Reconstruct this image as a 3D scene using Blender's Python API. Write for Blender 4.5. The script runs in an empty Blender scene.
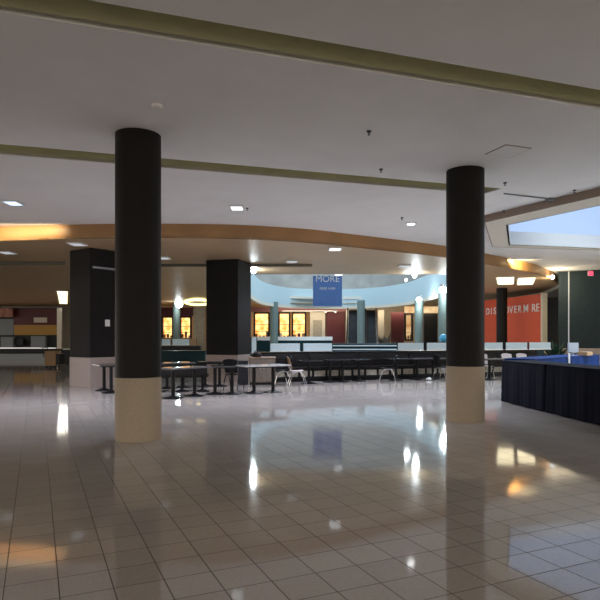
import bpy, bmesh, math, random
from mathutils import Vector, Matrix
random.seed(7)
PI = math.pi
SC = bpy.context.scene
COL = SC.collection
F, HZ, EYE = 578.0, 336.0, 1.5
CEIL, SOF = 4.43, 4.06

def X(px, d): return (px - 300.0) / F * d
def Z(py, d): return EYE - (py - HZ) / F * d
def D(py, z): return F * (z - EYE) / (HZ - py)

# ------------------------------------------------------------------ materials
def mat(name, col, rough=0.5, metal=0.0, var=0.0, scale=8.0, bump=0.0, spec=0.5, emit=None, estr=0.0, trans=0.0, coat=0.0):
    m = bpy.data.materials.new(name); m.use_nodes = True
    nt = m.node_tree; b = nt.nodes['Principled BSDF']
    b.inputs['Base Color'].default_value = (*col, 1)
    b.inputs['Roughness'].default_value = rough
    b.inputs['Metallic'].default_value = metal
    b.inputs['Specular IOR Level'].default_value = spec
    if trans: b.inputs['Transmission Weight'].default_value = trans
    if coat: b.inputs['Coat Weight'].default_value = coat
    if emit:
        b.inputs['Emission Color'].default_value = (*emit, 1)
        b.inputs['Emission Strength'].default_value = estr
    if var or bump:
        tc = nt.nodes.new('ShaderNodeTexCoord')
        n = nt.nodes.new('ShaderNodeTexNoise'); n.inputs['Scale'].default_value = scale; n.inputs['Detail'].default_value = 4
        nt.links.new(tc.outputs['Object'], n.inputs['Vector'])
        if var:
            r = nt.nodes.new('ShaderNodeValToRGB')
            r.color_ramp.elements[0].position = 0.3; r.color_ramp.elements[1].position = 0.7
            r.color_ramp.elements[0].color = (*[c * (1 - var) for c in col], 1)
            r.color_ramp.elements[1].color = (*[min(1, c * (1 + var)) for c in col], 1)
            nt.links.new(n.outputs['Fac'], r.inputs['Fac'])
            nt.links.new(r.outputs['Color'], b.inputs['Base Color'])
        if bump:
            bp = nt.nodes.new('ShaderNodeBump'); bp.inputs['Strength'].default_value = bump; bp.inputs['Distance'].default_value = 0.01
            nt.links.new(n.outputs['Fac'], bp.inputs['Height'])
            nt.links.new(bp.outputs['Normal'], b.inputs['Normal'])
    return m

def emat(name, col, strength):
    return mat(name, (0.05, 0.05, 0.05), 0.6, emit=col, estr=strength)

def window_mat(name, c1, c2, strength, scale):
    m = mat(name, (0.1, 0.07, 0.04), 0.4, emit=c1, estr=strength)
    nt = m.node_tree; b = nt.nodes['Principled BSDF']
    tc = nt.nodes.new('ShaderNodeTexCoord')
    n = nt.nodes.new('ShaderNodeTexNoise'); n.inputs['Scale'].default_value = scale; n.inputs['Detail'].default_value = 3
    r = nt.nodes.new('ShaderNodeValToRGB')
    r.color_ramp.elements[0].position = 0.35; r.color_ramp.elements[1].position = 0.62
    r.color_ramp.elements[0].color = (*c2, 1); r.color_ramp.elements[1].color = (*c1, 1)
    nt.links.new(tc.outputs['Object'], n.inputs['Vector'])
    nt.links.new(n.outputs['Fac'], r.inputs['Fac'])
    nt.links.new(r.outputs['Color'], b.inputs['Emission Color'])
    return m

TILE = 0.297
def floor_mat():
    m = mat('floor tile', (0.3, 0.27, 0.24), 0.16)
    nt = m.node_tree; b = nt.nodes['Principled BSDF']; L = nt.links.new
    tc = nt.nodes.new('ShaderNodeTexCoord')
    br = nt.nodes.new('ShaderNodeTexBrick')
    br.offset = 0; br.squash = 1
    br.inputs['Scale'].default_value = 1.0
    br.inputs['Brick Width'].default_value = TILE; br.inputs['Row Height'].default_value = TILE
    br.inputs['Mortar Size'].default_value = 0.0042; br.inputs['Mortar Smooth'].default_value = 0.3
    br.inputs['Color1'].default_value = (0.45, 0.405, 0.36, 1); br.inputs['Color2'].default_value = (0.50, 0.45, 0.40, 1)
    br.inputs['Mortar'].default_value = (0.085, 0.068, 0.052, 1)
    L(tc.outputs['Object'], br.inputs['Vector'])
    n = nt.nodes.new('ShaderNodeTexNoise'); n.inputs['Scale'].default_value = 60; n.inputs['Detail'].default_value = 5
    L(tc.outputs['Object'], n.inputs['Vector'])
    mx = nt.nodes.new('ShaderNodeMix'); mx.data_type = 'RGBA'; mx.blend_type = 'OVERLAY'; mx.inputs['Factor'].default_value = 0.25
    L(br.outputs['Color'], mx.inputs[6]); L(n.outputs['Color'], mx.inputs[7])
    L(mx.outputs[2], b.inputs['Base Color'])
    n2 = nt.nodes.new('ShaderNodeTexNoise'); n2.inputs['Scale'].default_value = 1.3; n2.inputs['Detail'].default_value = 3
    L(tc.outputs['Object'], n2.inputs['Vector'])
    mr = nt.nodes.new('ShaderNodeMapRange'); mr.inputs['To Min'].default_value = 0.035; mr.inputs['To Max'].default_value = 0.085
    L(n2.outputs['Fac'], mr.inputs['Value'])
    ad = nt.nodes.new('ShaderNodeMath'); ad.operation = 'MULTIPLY_ADD'; ad.inputs[1].default_value = 0.5
    L(br.outputs['Fac'], ad.inputs[0]); L(mr.outputs['Result'], ad.inputs[2])
    L(ad.outputs['Value'], b.inputs['Roughness'])
    bp = nt.nodes.new('ShaderNodeBump'); bp.inputs['Strength'].default_value = 0.5; bp.inputs['Distance'].default_value = 0.002; bp.invert = True
    L(br.outputs['Fac'], bp.inputs['Height']); L(bp.outputs['Normal'], b.inputs['Normal'])
    return m

M = dict(
    floor=floor_mat(),
    ceil=mat('ceiling paint', (0.78, 0.755, 0.73), 0.8, var=0.03, scale=1.5),
    olive=mat('slot paint', (0.56, 0.54, 0.34), 0.8, var=0.05),
    bronze=mat('bronze soffit', (0.50, 0.345, 0.195), 0.45, var=0.08, scale=0.5, spec=0.6),
    sage=mat('pale sage soffit', (0.42, 0.42, 0.33), 0.35, var=0.08, scale=0.5),
    gold=mat('golden wood fascia', (0.33, 0.17, 0.06), 0.4, var=0.15, scale=1.0),
    cream=mat('cream paint', (0.62, 0.56, 0.46), 0.7, var=0.05),
    framebrown=mat('taupe paint', (0.25, 0.19, 0.145), 0.7, var=0.05),
    coldark=mat('dark brown column cladding', (0.013, 0.011, 0.010), 0.55, spec=0.15, var=0.1, scale=3),
    pildark=mat('charcoal pillar cladding', (0.014, 0.0125, 0.013), 0.6, spec=0.15, var=0.1),
    pilteal=mat('dark slate pillar cladding', (0.022, 0.034, 0.04), 0.6, spec=0.15, var=0.1),
    coltan=mat('beige column base', (0.40, 0.32, 0.23), 0.55, spec=0.15, var=0.1, scale=60),
    piltan=mat('pinkish beige stone base', (0.36, 0.29, 0.26), 0.5, var=0.12, scale=30),
    greycol=mat('grey green column paint', (0.12, 0.165, 0.158), 0.5, var=0.05),
    black=mat('black laminate', (0.012, 0.012, 0.013), 0.35, spec=0.15),
    blackmetal=mat('black cast iron', (0.01, 0.01, 0.011), 0.4, spec=0.15),
    vinyl=mat('black brown vinyl', (0.013, 0.011, 0.011), 0.4, spec=0.15, var=0.2, scale=6),
    tabletop=mat('glossy grey laminate', (0.10, 0.095, 0.10), 0.12, var=0.1, scale=30),
    blacktop=mat('glossy black laminate', (0.02, 0.02, 0.022), 0.12),
    tanpanel=mat('mottled tan stone panel', (0.36, 0.32, 0.25), 0.6, var=0.35, scale=14),
    glasspanel=mat('frosted pale blue glass', (0.68, 0.86, 0.93), 0.35, var=0.03),
    alu=mat('brushed aluminium', (0.6, 0.62, 0.64), 0.3, metal=1),
    chrome=mat('chrome', (0.8, 0.8, 0.8), 0.12, metal=1),
    teal=mat('dark teal laminate', (0.005, 0.028, 0.036), 0.35, spec=0.15, var=0.1),
    wood=mat('mid brown plywood', (0.32, 0.20, 0.12), 0.45, var=0.2, scale=12),
    binwood=mat('weathered brown laminate', (0.17, 0.135, 0.105), 0.5, var=0.15, scale=10),
    seatwhite=mat('off white shell', (0.66, 0.58, 0.56), 0.4),
    navycloth=mat('near black navy cloth', (0.003, 0.004, 0.011), 0.85, spec=0.15, var=0.2, scale=4),
    bluecloth=mat('royal blue cloth', (0.004, 0.022, 0.10), 0.8, spec=0.15, var=0.15, scale=4),
    maroon=mat('maroon paint', (0.085, 0.009, 0.012), 0.6, var=0.08),
    mauve=mat('dusty maroon fascia', (0.26, 0.10, 0.10), 0.6),
    red=mat('orange red wall paint', (0.72, 0.10, 0.04), 0.6, var=0.05),
    lettering=mat('off white lettering', (0.85, 0.76, 0.72), 0.5),
    banner=mat('blue banner cloth', (0.09, 0.20, 0.52), 0.7, var=0.05),
    joint=mat('dull olive joint', (0.14, 0.135, 0.10), 0.6),
    palelam=mat('pale grey laminate', (0.42, 0.41, 0.40), 0.15),
    curb=mat('matt off white curb', (0.5, 0.49, 0.47), 0.7),
    white=mat('white paint', (0.75, 0.75, 0.73), 0.5),
    grey=mat('grey panel', (0.20, 0.22, 0.23), 0.5, var=0.08),
    darkgrey=mat('dark grey panel', (0.05, 0.052, 0.055), 0.5, spec=0.15, var=0.15, scale=2),
    mustard=mat('mustard band', (0.42, 0.22, 0.025), 0.5, var=0.08),
    darkred=mat('dark red fascia', (0.09, 0.012, 0.012), 0.5),
    pink=mat('terracotta sign face', (0.42, 0.17, 0.11), 0.5, var=0.3, scale=3),
    parapet=mat('pale blue grey parapet', (0.43, 0.55, 0.59), 0.6, var=0.03),
    backwall=mat('beige wall paint', (0.42, 0.36, 0.28), 0.7, var=0.06),
    sidewall=mat('dark side wall paint', (0.16, 0.14, 0.12), 0.7),
    upperwall=mat('upper storey wall', (0.38, 0.37, 0.35), 0.7, var=0.2, scale=0.8),
    escal=mat('dark glass balustrade', (0.02, 0.024, 0.026), 0.2, spec=0.15),
    card=mat('cardboard', (0.36, 0.22, 0.11), 0.7, var=0.1),
    plant=mat('dark green leaf', (0.015, 0.05, 0.035), 0.4, var=0.4, scale=6),
    stain=mat('plum clothing', (0.03, 0.02, 0.02), 0.8),
    bulb=emat('lit cool lamp', (0.85, 0.97, 1.0), 11),
    dl=emat('lit downlight lens', (0.9, 0.95, 1.0), 1.6),
    dldim=emat('faint downlight lens', (0.9, 0.93, 1.0), 0.45),
    dlblue=emat('lit bluish downlight lens', (0.6, 0.78, 1.0), 1.5),
    dlbright=emat('lit bright downlight lens', (0.95, 0.98, 1.0), 14),
    troffer=emat('lit warm ceiling panel', (1.0, 0.86, 0.55), 2.6),
    covelamp=emat('lit yellow cove', (1.0, 0.85, 0.35), 2.2),
    skyglow=emat('glowing skylight shaft', (0.40, 0.56, 0.85), 0.9),  # emission stands in for daylight on the white shaft walls
    atriumglass=emat('daylit atrium glazing', (0.62, 0.82, 1.0), 1.2),
    exitred=emat('lit red exit face', (1.0, 0.03, 0.12), 1.6),
    shopwarm=window_mat('lit shop window warm', (1.0, 0.70, 0.26), (0.75, 0.22, 0.03), 2.0, 1.8),
    shoppale=window_mat('lit shop interior pale', (0.9, 0.66, 0.36), (0.55, 0.26, 0.08), 0.8, 1.2),
    cyan=mat('bright cyan ball', (0.05, 0.35, 0.65), 0.3),
    plastic=mat('grey plastic', (0.3, 0.33, 0.36), 0.4),
)

# ------------------------------------------------------------------ mesh builder
class MB:
    def __init__(self): self.bm = bmesh.new()
    def box(self, c, s, rz=0.0, bevel=0.0, rot=None):
        b = bmesh.new(); bmesh.ops.create_cube(b, size=1.0)
        for v in b.verts: v.co = Vector((v.co.x * s[0], v.co.y * s[1], v.co.z * s[2]))
        if bevel: bmesh.ops.bevel(b, geom=b.edges[:], offset=bevel, segments=2, affect='EDGES', profile=0.6)
        mt = Matrix.Translation(c) @ (rot if rot else Matrix.Rotation(rz, 4, 'Z'))
        return self.merge(b, mt)
    def merge(self, b, mt=None):
        if mt: bmesh.ops.transform(b, matrix=mt, verts=b.verts[:])
        t = bpy.data.meshes.new('t'); b.to_mesh(t); b.free(); self.bm.from_mesh(t); bpy.data.meshes.remove(t)
        return self
    def lathe(self, prof, c=(0, 0, 0), n=32, cap=True):
        b = bmesh.new(); rings = []
        for r, z in prof:
            rings.append([b.verts.new((r * math.cos(2 * PI * k / n), r * math.sin(2 * PI * k / n), z)) for k in range(n)])
        for a, c2 in zip(rings, rings[1:]):
            for k in range(n): b.faces.new((a[k], a[(k + 1) % n], c2[(k + 1) % n], c2[k]))
        if cap:
            b.faces.new(list(reversed(rings[0]))); b.faces.new(rings[-1])
        return self.merge(b, Matrix.Translation(c))
    def tube(self, pts, r, n=8):
        b = bmesh.new(); rings = []; pts = [Vector(p) for p in pts]
        for i, p in enumerate(pts):
            t = (pts[min(i + 1, len(pts) - 1)] - pts[max(i - 1, 0)]).normalized()
            up = Vector((0, 0, 1)) if abs(t.z) < 0.95 else Vector((1, 0, 0))
            s = t.cross(up).normalized(); u = s.cross(t)
            rings.append([b.verts.new(p + r * (math.cos(2 * PI * k / n) * s + math.sin(2 * PI * k / n) * u)) for k in range(n)])
        for a, c in zip(rings, rings[1:]):
            for k in range(n): b.faces.new((a[k], a[(k + 1) % n], c[(k + 1) % n], c[k]))
        b.faces.new(list(reversed(rings[0]))); b.faces.new(rings[-1])
        bmesh.ops.recalc_face_normals(b, faces=b.faces[:])
        return self.merge(b)
    def prism(self, pts, z0, z1):
        b = bmesh.new()
        lo = [b.verts.new((p[0], p[1], z0)) for p in pts]; hi = [b.verts.new((p[0], p[1], z1)) for p in pts]
        n = len(pts)
        for k in range(n): b.faces.new((lo[k], lo[(k + 1) % n], hi[(k + 1) % n], hi[k]))
        b.faces.new(list(reversed(lo))); b.faces.new(hi)
        bmesh.ops.recalc_face_normals(b, faces=b.faces[:])
        return self.merge(b)
    def strip(self, pts, z0, z1, closed=False, thick=0.05):
        # vertical band following a polyline, given a real thickness
        b = bmesh.new(); n = len(pts); P = [Vector((p[0], p[1], 0)) for p in pts]; quad = []
        for i in range(n):
            a = P[(i - 1) % n] if (closed or i > 0) else P[i]; c = P[(i + 1) % n] if (closed or i < n - 1) else P[i]
            t = (c - a).normalized(); nr = Vector((-t.y, t.x, 0)) * thick
            quad.append([b.verts.new((P[i].x, P[i].y, z0)), b.verts.new((P[i].x, P[i].y, z1)),
                         b.verts.new((P[i].x + nr.x, P[i].y + nr.y, z1)), b.verts.new((P[i].x + nr.x, P[i].y + nr.y, z0))])
        for i in range(n if closed else n - 1):
            q, r = quad[i], quad[(i + 1) % n]
            for k in range(4): b.faces.new((q[k], q[(k + 1) % 4], r[(k + 1) % 4], r[k]))
        if not closed:
            b.faces.new(quad[0]); b.faces.new(list(reversed(quad[-1])))
        bmesh.ops.recalc_face_normals(b, faces=b.faces[:])
        return self.merge(b)
    def flat(self, loops, z, thick=0.04):
        # polygon with holes (first loop is outer), extruded upward
        b = bmesh.new(); es = []
        for lp in loops:
            vs = [b.verts.new((p[0], p[1], z)) for p in lp]
            for k in range(len(vs)): es.append(b.edges.new((vs[k], vs[(k + 1) % len(vs)])))
        bmesh.ops.triangle_fill(b, edges=es, use_beauty=True, use_dissolve=False)
        for f in b.faces:
            if f.normal.z > 0: f.normal_flip()
        if thick:
            r = bmesh.ops.extrude_face_region(b, geom=b.faces[:])
            for v in r['geom']:
                if isinstance(v, bmesh.types.BMVert): v.co.z += thick
            bmesh.ops.recalc_face_normals(b, faces=b.faces[:])
        return self.merge(b)
    def build(self, name, m, parent=None, smooth=False, loc=None):
        me = bpy.data.meshes.new(name); self.bm.to_mesh(me); self.bm.free()
        o = bpy.data.objects.new(name, me); COL.objects.link(o)
        me.materials.append(M[m] if isinstance(m, str) else m)
        if smooth:
            for p in me.polygons: p.use_smooth = True
            try: me.set_sharp_from_angle(angle=math.radians(40))
            except Exception: pass
        if parent: o.parent = parent
        if loc: o.location = loc
        return o

def empty(name, label, cat, loc, rz=0.0, group=None, kind=None):
    o = bpy.data.objects.new(name, None); COL.objects.link(o)
    o.empty_display_size = 0.1
    o.location = loc; o.rotation_euler = (0, 0, rz); tag(o, label, cat, group, kind); return o
def tag(o, label=None, cat=None, group=None, kind=None):
    if label: o['label'] = label
    if cat: o['category'] = cat
    if group: o['group'] = group
    if kind: o['kind'] = kind
    return o
def struct(o, label=None):
    o['kind'] = 'structure'
    if label: o['label'] = label
    return o
def copy_tree(o, parent=None):
    c = o.copy(); COL.objects.link(c)
    if parent: c.parent = parent
    for ch in list(o.children): copy_tree(ch, c)
    return c
def text_mesh(s, size, m, parent, name, loc, rot, depth=0.01, bold=0.0):
    cu = bpy.data.curves.new(name, 'FONT'); cu.body = s; cu.size = size; cu.extrude = depth; cu.align_x = 'CENTER'; cu.align_y = 'CENTER'; cu.offset = bold
    t = bpy.data.objects.new(name + '_tmp', cu); COL.objects.link(t)
    dg = bpy.context.evaluated_depsgraph_get()
    me = bpy.data.meshes.new_from_object(t.evaluated_get(dg)); bpy.data.objects.remove(t); bpy.data.curves.remove(cu)
    me.materials.clear(); me.materials.append(M[m])
    o = bpy.data.objects.new(name, me); COL.objects.link(o); o.location = loc; o.rotation_euler = rot
    if parent: o.parent = parent
    return o

# ------------------------------------------------------------------ setting
GY = math.radians(24.5)                        # tile lines run away to the left by this angle
u = (-math.sin(GY), math.cos(GY)); v = (math.cos(GY), math.sin(GY))
# floor: built in a frame turned with the tiles, phase set from the grout lines
fl = MB(); fl.box((0, 0, -0.05), (150, 150, 0.1)); fo = fl.build('floor', 'floor')
pv, pu = -0.176, 3.586
fo.rotation_euler = (0, 0, GY); fo.location = (v[0] * pv + u[0] * pu, v[1] * pv + u[1] * pu, 0)
struct(fo)

def lin(p, q, t): return (p[0] + (q[0] - p[0]) * t, p[1] + (q[1] - p[1]) * t)
def cp(px, py, z): d = D(py, z); return (X(px, d), d)
# ceiling slots
n1, f1 = (cp(150, 11, CEIL), cp(600, 90, CEIL)), (cp(0, 12, CEIL), cp(600, 109, CEIL))
slot1 = [lin(*n1, -0.9), lin(*n1, 1.9), lin(*f1, 1.9), lin(*f1, -0.6)]
n2, f2 = (cp(0, 144, CEIL), cp(502, 188.5, CEIL)), (cp(0, 154.5, CEIL), cp(484, 194, CEIL))
slot2 = [lin(*n2, -0.9), n2[1], f2[1], lin(*f2, -0.9)]
# skylight polygons
A, B = (4.50, 14.05), (5.98, 17.9)
out = [A, B, (9.63, 18.6), (14.5, 19.6), (16.0, 12.5), (7.4, 8.6)]
inn = [(5.18, 14.4), (6.36, 17.5), (9.6, 18.25), (13.9, 19.1), (15.2, 13.0), (7.75, 9.6)]
ATR = [(-2.6, 24.0), (6.6, 24.0), (8.3, 27), (8.3, 40), (6.6, 44.5), (3.0, 46), (-1.0, 44.5), (-3.2, 40), (-3.2, 27)]
# ceiling with the openings cut in it
c = MB(); c.flat([[(-34, -9), (20, -9), (20, 52), (-34, 52)], slot1, slot2, [(10 + (p[0] - 10) * 1.02, 14.5 + (p[1] - 14.5) * 1.02) for p in inn], ATR], CEIL, 0.06)
struct(c.build('ceiling', 'ceil'))
for nm, s in (('trim_1', slot1), ('trim_2', slot2)):
    q = MB(); q.strip(s, CEIL + 0.02, CEIL + 0.32, closed=True, thick=-0.03); q.flat([s], CEIL + 0.32, 0.03)
    struct(q.build(nm, 'olive'), 'olive recessed slot running across the ceiling')
# skylight: dropped frame, white curb, pane and shaft walls with painted-in daylight glow
fr = MB(); fr.flat([out, inn], CEIL - 0.17, 0.025); struct(fr.build('trim_3', 'cream'), 'cream underside of the skylight frame')
fb = MB(); fb.strip(out, CEIL - 0.175, CEIL - 0.001, closed=True, thick=0.03); struct(fb.build('trim_4', 'framebrown'), 'taupe edge of the skylight frame')
cu = MB(); cu.strip(inn, CEIL - 0.17, CEIL + 0.24, closed=True, thick=0.05); struct(cu.build('trim_5', 'curb'), 'white curb inside the skylight')
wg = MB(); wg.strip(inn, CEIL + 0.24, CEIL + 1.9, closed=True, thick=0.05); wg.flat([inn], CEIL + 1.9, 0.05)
struct(wg.build('window_1', 'skyglow'), 'skylight shaft glowing pale blue in place of daylit white walls')

# oval dropped soffit with golden fascia
oval = []
for px, py in ((0, 227), (60, 225), (110, 224), (220, 224.3), (300, 228.5), (350, 234), (400, 240), (445, 246), (485, 253.5), (510, 258.5), (537, 265), (556, 274)):
    oval.append(cp(px, py, CEIL))
oval += [(13.6, 31), (14.2, 34.5), (14.1, 38.5), (13.0, 42), (10.5, 46), (8, 49.4)]
left = [(-11, 16.1), (-15, 17.8), (-20, 21), (-25, 26), (-28, 33), (-29, 40), (-28, 49.4)]
oval = list(reversed(left)) + oval
# smooth the outline
def catmull(p, n=5):
    r = []
    for i in range(len(p) - 1):
        a, b, c_, d = p[max(i - 1, 0)], p[i], p[i + 1], p[min(i + 2, len(p) - 1)]
        for k in range(n):
            t = k / n
            r.append(tuple(0.5 * (2 * b[j] + (c_[j] - a[j]) * t + (2 * a[j] - 5 * b[j] + 4 * c_[j] - d[j]) * t * t + (3 * b[j] - a[j] - 3 * c_[j] + d[j]) * t ** 3) for j in (0, 1)))
    return r + [p[-1]]
ov = catmull(oval)
# ring part (bronze) back to the dark joint line, and a paler field beyond it
dA = D(262, SOF)
s = MB(); s.flat([ov, ATR], SOF, 0.04); so = s.build('ceiling_soffit', 'bronze'); struct(so, 'bronze lower ceiling inside the oval')
fa = MB(); fa.strip(ov, SOF - 0.004, CEIL, thick=0.04); struct(fa.build('trim_6', 'gold'), 'curved golden fascia of the oval ceiling')
# dark joint beam across the soffit
bj = MB(); bj.box(((X(-60, dA) + X(66, dA)) / 2, dA, SOF - 0.05), (X(66, dA) - X(-60, dA), 0.14, 0.1)); struct(bj.build('trim_7', 'joint'), 'dark joint across the lower ceiling at left')
bk = MB(); bk.box(((X(160, 20.6) + X(312, 20.6)) / 2, 20.6, SOF - 0.045), (X(312, 20.6) - X(160, 20.6), 0.1, 0.09)); struct(bk.build('trim_8', 'joint'), 'dark joint across the lower ceiling')
# pale lip along the far right arc of the oval
arc = catmull([(12.6, 27.8), (13.6, 31), (14.25, 34.5), (14.1, 38.5), (13.0, 42)], 6)
lp = MB(); lp.tube([(p[0], p[1], SOF - 0.05) for p in arc], 0.11, 10); struct(lp.build('trim_9', 'cream', smooth=True), 'pale rounded lip along the far right rim')

# walls
w = MB(); w.box((-7, 50.2, 3.5), (58, 0.3, 13)); struct(w.build('wall_back', 'backwall'))
w = MB(); w.box((20.1, 36, 2.2), (0.2, 32, 4.5)); struct(w.build('wall_right', 'sidewall'))
# atrium: balcony parapet ring, upper wall, glazed roof
pr = MB(); pr.strip(catmull(ATR + [ATR[0]], 5)[:-1], 3.9, 5.22, closed=True, thick=-0.12)
# the near run of the ring sits above the soffit edge: start at the far sides only
pr.bm.free()
half = catmull([(7.35, 26.5), (7.75, 29), (7.75, 36), (7.3, 41), (5.6, 44.6), (2.6, 46.0), (-0.6, 44.8), (-2.3, 41), (-2.75, 36), (-2.75, 29)], 6)
pr = MB(); pr.strip(half, 3.86, 5.22, thick=-0.15); struct(pr.build('wall_parapet', 'parapet', smooth=True), 'pale curved balcony parapet around the atrium')
up = MB(); up.box((2.4, 49.6, 7.5), (24, 0.3, 6.0)); struct(up.build('wall_upper', 'upperwall'), 'upper storey wall beyond the balcony')
for sx, nm in ((-9.5, 'wall_upper_left'), (14.3, 'wall_upper_right')):
    ww = MB(); ww.box((sx, 37, 7.5), (0.3, 26, 6.0)); struct(ww.build(nm, 'upperwall'))
ww = MB(); ww.box((2.4, 23.7, 7.5), (24, 0.3, 6.0)); struct(ww.build('wall_upper_front', 'upperwall'))
rf = MB(); rf.box((2.4, 37, 10.5), (24, 27, 0.1)); struct(rf.build('window_2', 'atriumglass'), 'daylit glazed roof over the atrium')
us = MB()
us.flat([[(-9.3, 24), (14.1, 24), (14.1, 49.4), (-9.3, 49.4)], ATR], CEIL + 0.07, 0.08); struct(us.build('floor_upper', 'cream'))

# ------------------------------------------------------------------ columns
def round_column(px, base, r, label, split=0.89, h=CEIL, cm='coldark', bm_='coltan', name='round_column', d=None, x=None, grp=None):
    d = d or F * EYE / (base - HZ)
    t = empty(name, label, 'column', (X(px, d), d, 0), group=grp, kind='thing')
    if split:
        MB().lathe([(r, split), (r, h - 0.001)], n=48).build('shaft', cm, t, True)
        o = MB().lathe([(r + 0.004, 0.0), (r + 0.004, split - 0.012), (r - 0.004, split)], n=48).build('base', bm_, t, True)
        o['label'] = 'beige base section'
    else:
        MB().lathe([(r, 0), (r, h - 0.001)], n=32).build('shaft', cm, t, True)
        MB().lathe([(r + 0.04, 0), (r + 0.04, 0.1), (r, 0.12)], n=32).build('base', 'greycol', t, True)
    return t
round_column(138.3, 441.3, 0.326, 'thick dark round column with beige base, left foreground, nearest of all columns', d=8.45, split=0.905)
round_column(465.2, 421, 0.328, 'thick dark round column with beige base beside the skirted blue tables', d=10.25, split=0.97)

def square_pillar(px, d, a, az, label, h, split, cm='pildark', bmn='piltan'):
    t = empty('square_pillar', label, 'pillar', (X(px, d), d, 0), az, kind='thing')
    MB().box((0, 0, (split + h) / 2), (a, a, h - split), bevel=0.015).build('shaft', cm, t)
    o = MB().box((0, 0, split / 2), (a + 0.012, a + 0.012, split), bevel=0.01).build('base', bmn, t); o['label'] = 'pinkish beige stone base'
    return t
pl = square_pillar(95.5, 17.45, 1.05, math.radians(-37), 'dark square pillar with pinkish base behind the left foreground column', SOF - 0.003, 0.87)
pm = square_pillar(229, 19.9, 1.16, math.radians(-17), 'dark square pillar with beige base, in the middle behind the dining tables', SOF - 0.003, 0.87)
MB().box((0.545, 0.0, 3.5), (0.04, 0.9, 0.06), bevel=0.008).build('rail', 'plastic', pl)['label'] = 'thin silver rail near the top'
# notice and bar on the left pillar
nt_ = empty('wall_notice', 'small white paper notice on the left square pillar', 'notice', (0, 0, 0))
dn = 16.45
MB().box((X(107.5, dn), dn, Z(323, dn)), (0.15, 0.012, 0.19), math.radians(53)).build('paper', 'white', nt_)
MB().box((X(107.5, dn) - 0.008, dn - 0.008, Z(323, dn)), (0.09, 0.008, 0.11), math.radians(53)).build('print', 'grey', nt_)
# right pillar: two stepped faces with silver strip
dR = 26.0
tp = empty('square_pillar', 'wide dark slate pillar at the right edge below the exit sign', 'pillar', (X(586, dR), dR + 0.6, 0), math.radians(-25), kind='thing')
MB().box((0, 0, (0.945 + CEIL) / 2), (1.75, 1.6, CEIL - 0.955), bevel=0.02).build('shaft', 'pilteal', tp)
MB().box((0, 0, 0.475), (1.79, 1.64, 0.95), bevel=0.01).build('base', 'piltan', tp)['label'] = 'tan stone base'
MB().box((-0.45, -0.815, (0.95 + CEIL) / 2), (0.045, 0.03, CEIL - 0.97)).build('trim_strip', 'alu', tp)['label'] = 'silver vertical strip'
# dark column in front of the red wall
round_column(501.8, 0, 0.28, 'slim dark column in front of the red wall lettering', split=None, d=31, h=SOF, cm='coldark', name='slim_column')
# grey green columns with lamps round the atrium
for px, d, r, h, lab in ((419, 34.5, 0.26, 3.64, 'grey green column right of the maroon shop panel, lamp glowing at its top'),
                         (443.5, 29.0, 0.26, 3.6, 'grey green column half hidden by the right foreground column'),
                         (361, 40.6, 0.27, 4.0, 'grey green column between the two escalators'),
                         (274, 42.6, 0.30, 4.0, 'grey column in front of the orange lit shop windows'),
                         (176.5, 44.0, 0.28, SOF, 'grey column between two orange lit windows at left')):
    round_column(px, 0, r, lab, split=None, d=d, h=h, cm='greycol', name='slim_column')

# ------------------------------------------------------------------ lamps
def lamp_at(px, py, d, r, energy, label, color=(0.85, 0.96, 1.0), size=0.12, group=None):
    x, z = X(px, d), Z(py, d)
    t = empty('globe_lamp', label, 'lamp', (x, d, z), kind='thing', group=group)
    MB().lathe([(0.02, -r), (r * 0.7, -r * 0.7), (r, 0), (r * 0.7, r * 0.7), (0.02, r)], n=20).build('bulb', 'bulb', t, True)
    MB().lathe([(r * 0.75, r * 0.75), (r * 0.75, r * 1.5)], n=16).build('holder', 'alu', t, True)
    l = bpy.data.lights.new('lamp_light', 'POINT'); l.energy = energy; l.color = color; l.shadow_soft_size = size
    lo = bpy.data.objects.new('lamp_light', l); COL.objects.link(lo); lo.location = (x, d - 0.25, z - 0.3)
    return t
lamp_at(252.5, 262, 22.2, 0.10, 48, 'bright white lamp at the top right of the middle square pillar')
lamp_at(253.5, 270.5, 22.6, 0.12, 48, 'bright white lamp just below another at the middle pillar')
lamp_at(179, 304, 43.2, 0.30, 52, 'bright white lamp atop the column between two left windows')
lamp_at(419, 299.5, 33.9, 0.17, 80, 'bright white lamp atop the grey green column right of the maroon panel')
lamp_at(443, 290, 28.4, 0.20, 88, 'large bright lamp beside the right foreground column')
lamp_at(414.5, 275.5, 23.6, 0.10, 44, 'bright lamp on the ceiling edge above the balcony')
lamp_at(406, 280, 25.5, 0.06, 16, 'small lamp under the balcony ceiling edge, lower than its brighter neighbour')

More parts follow.
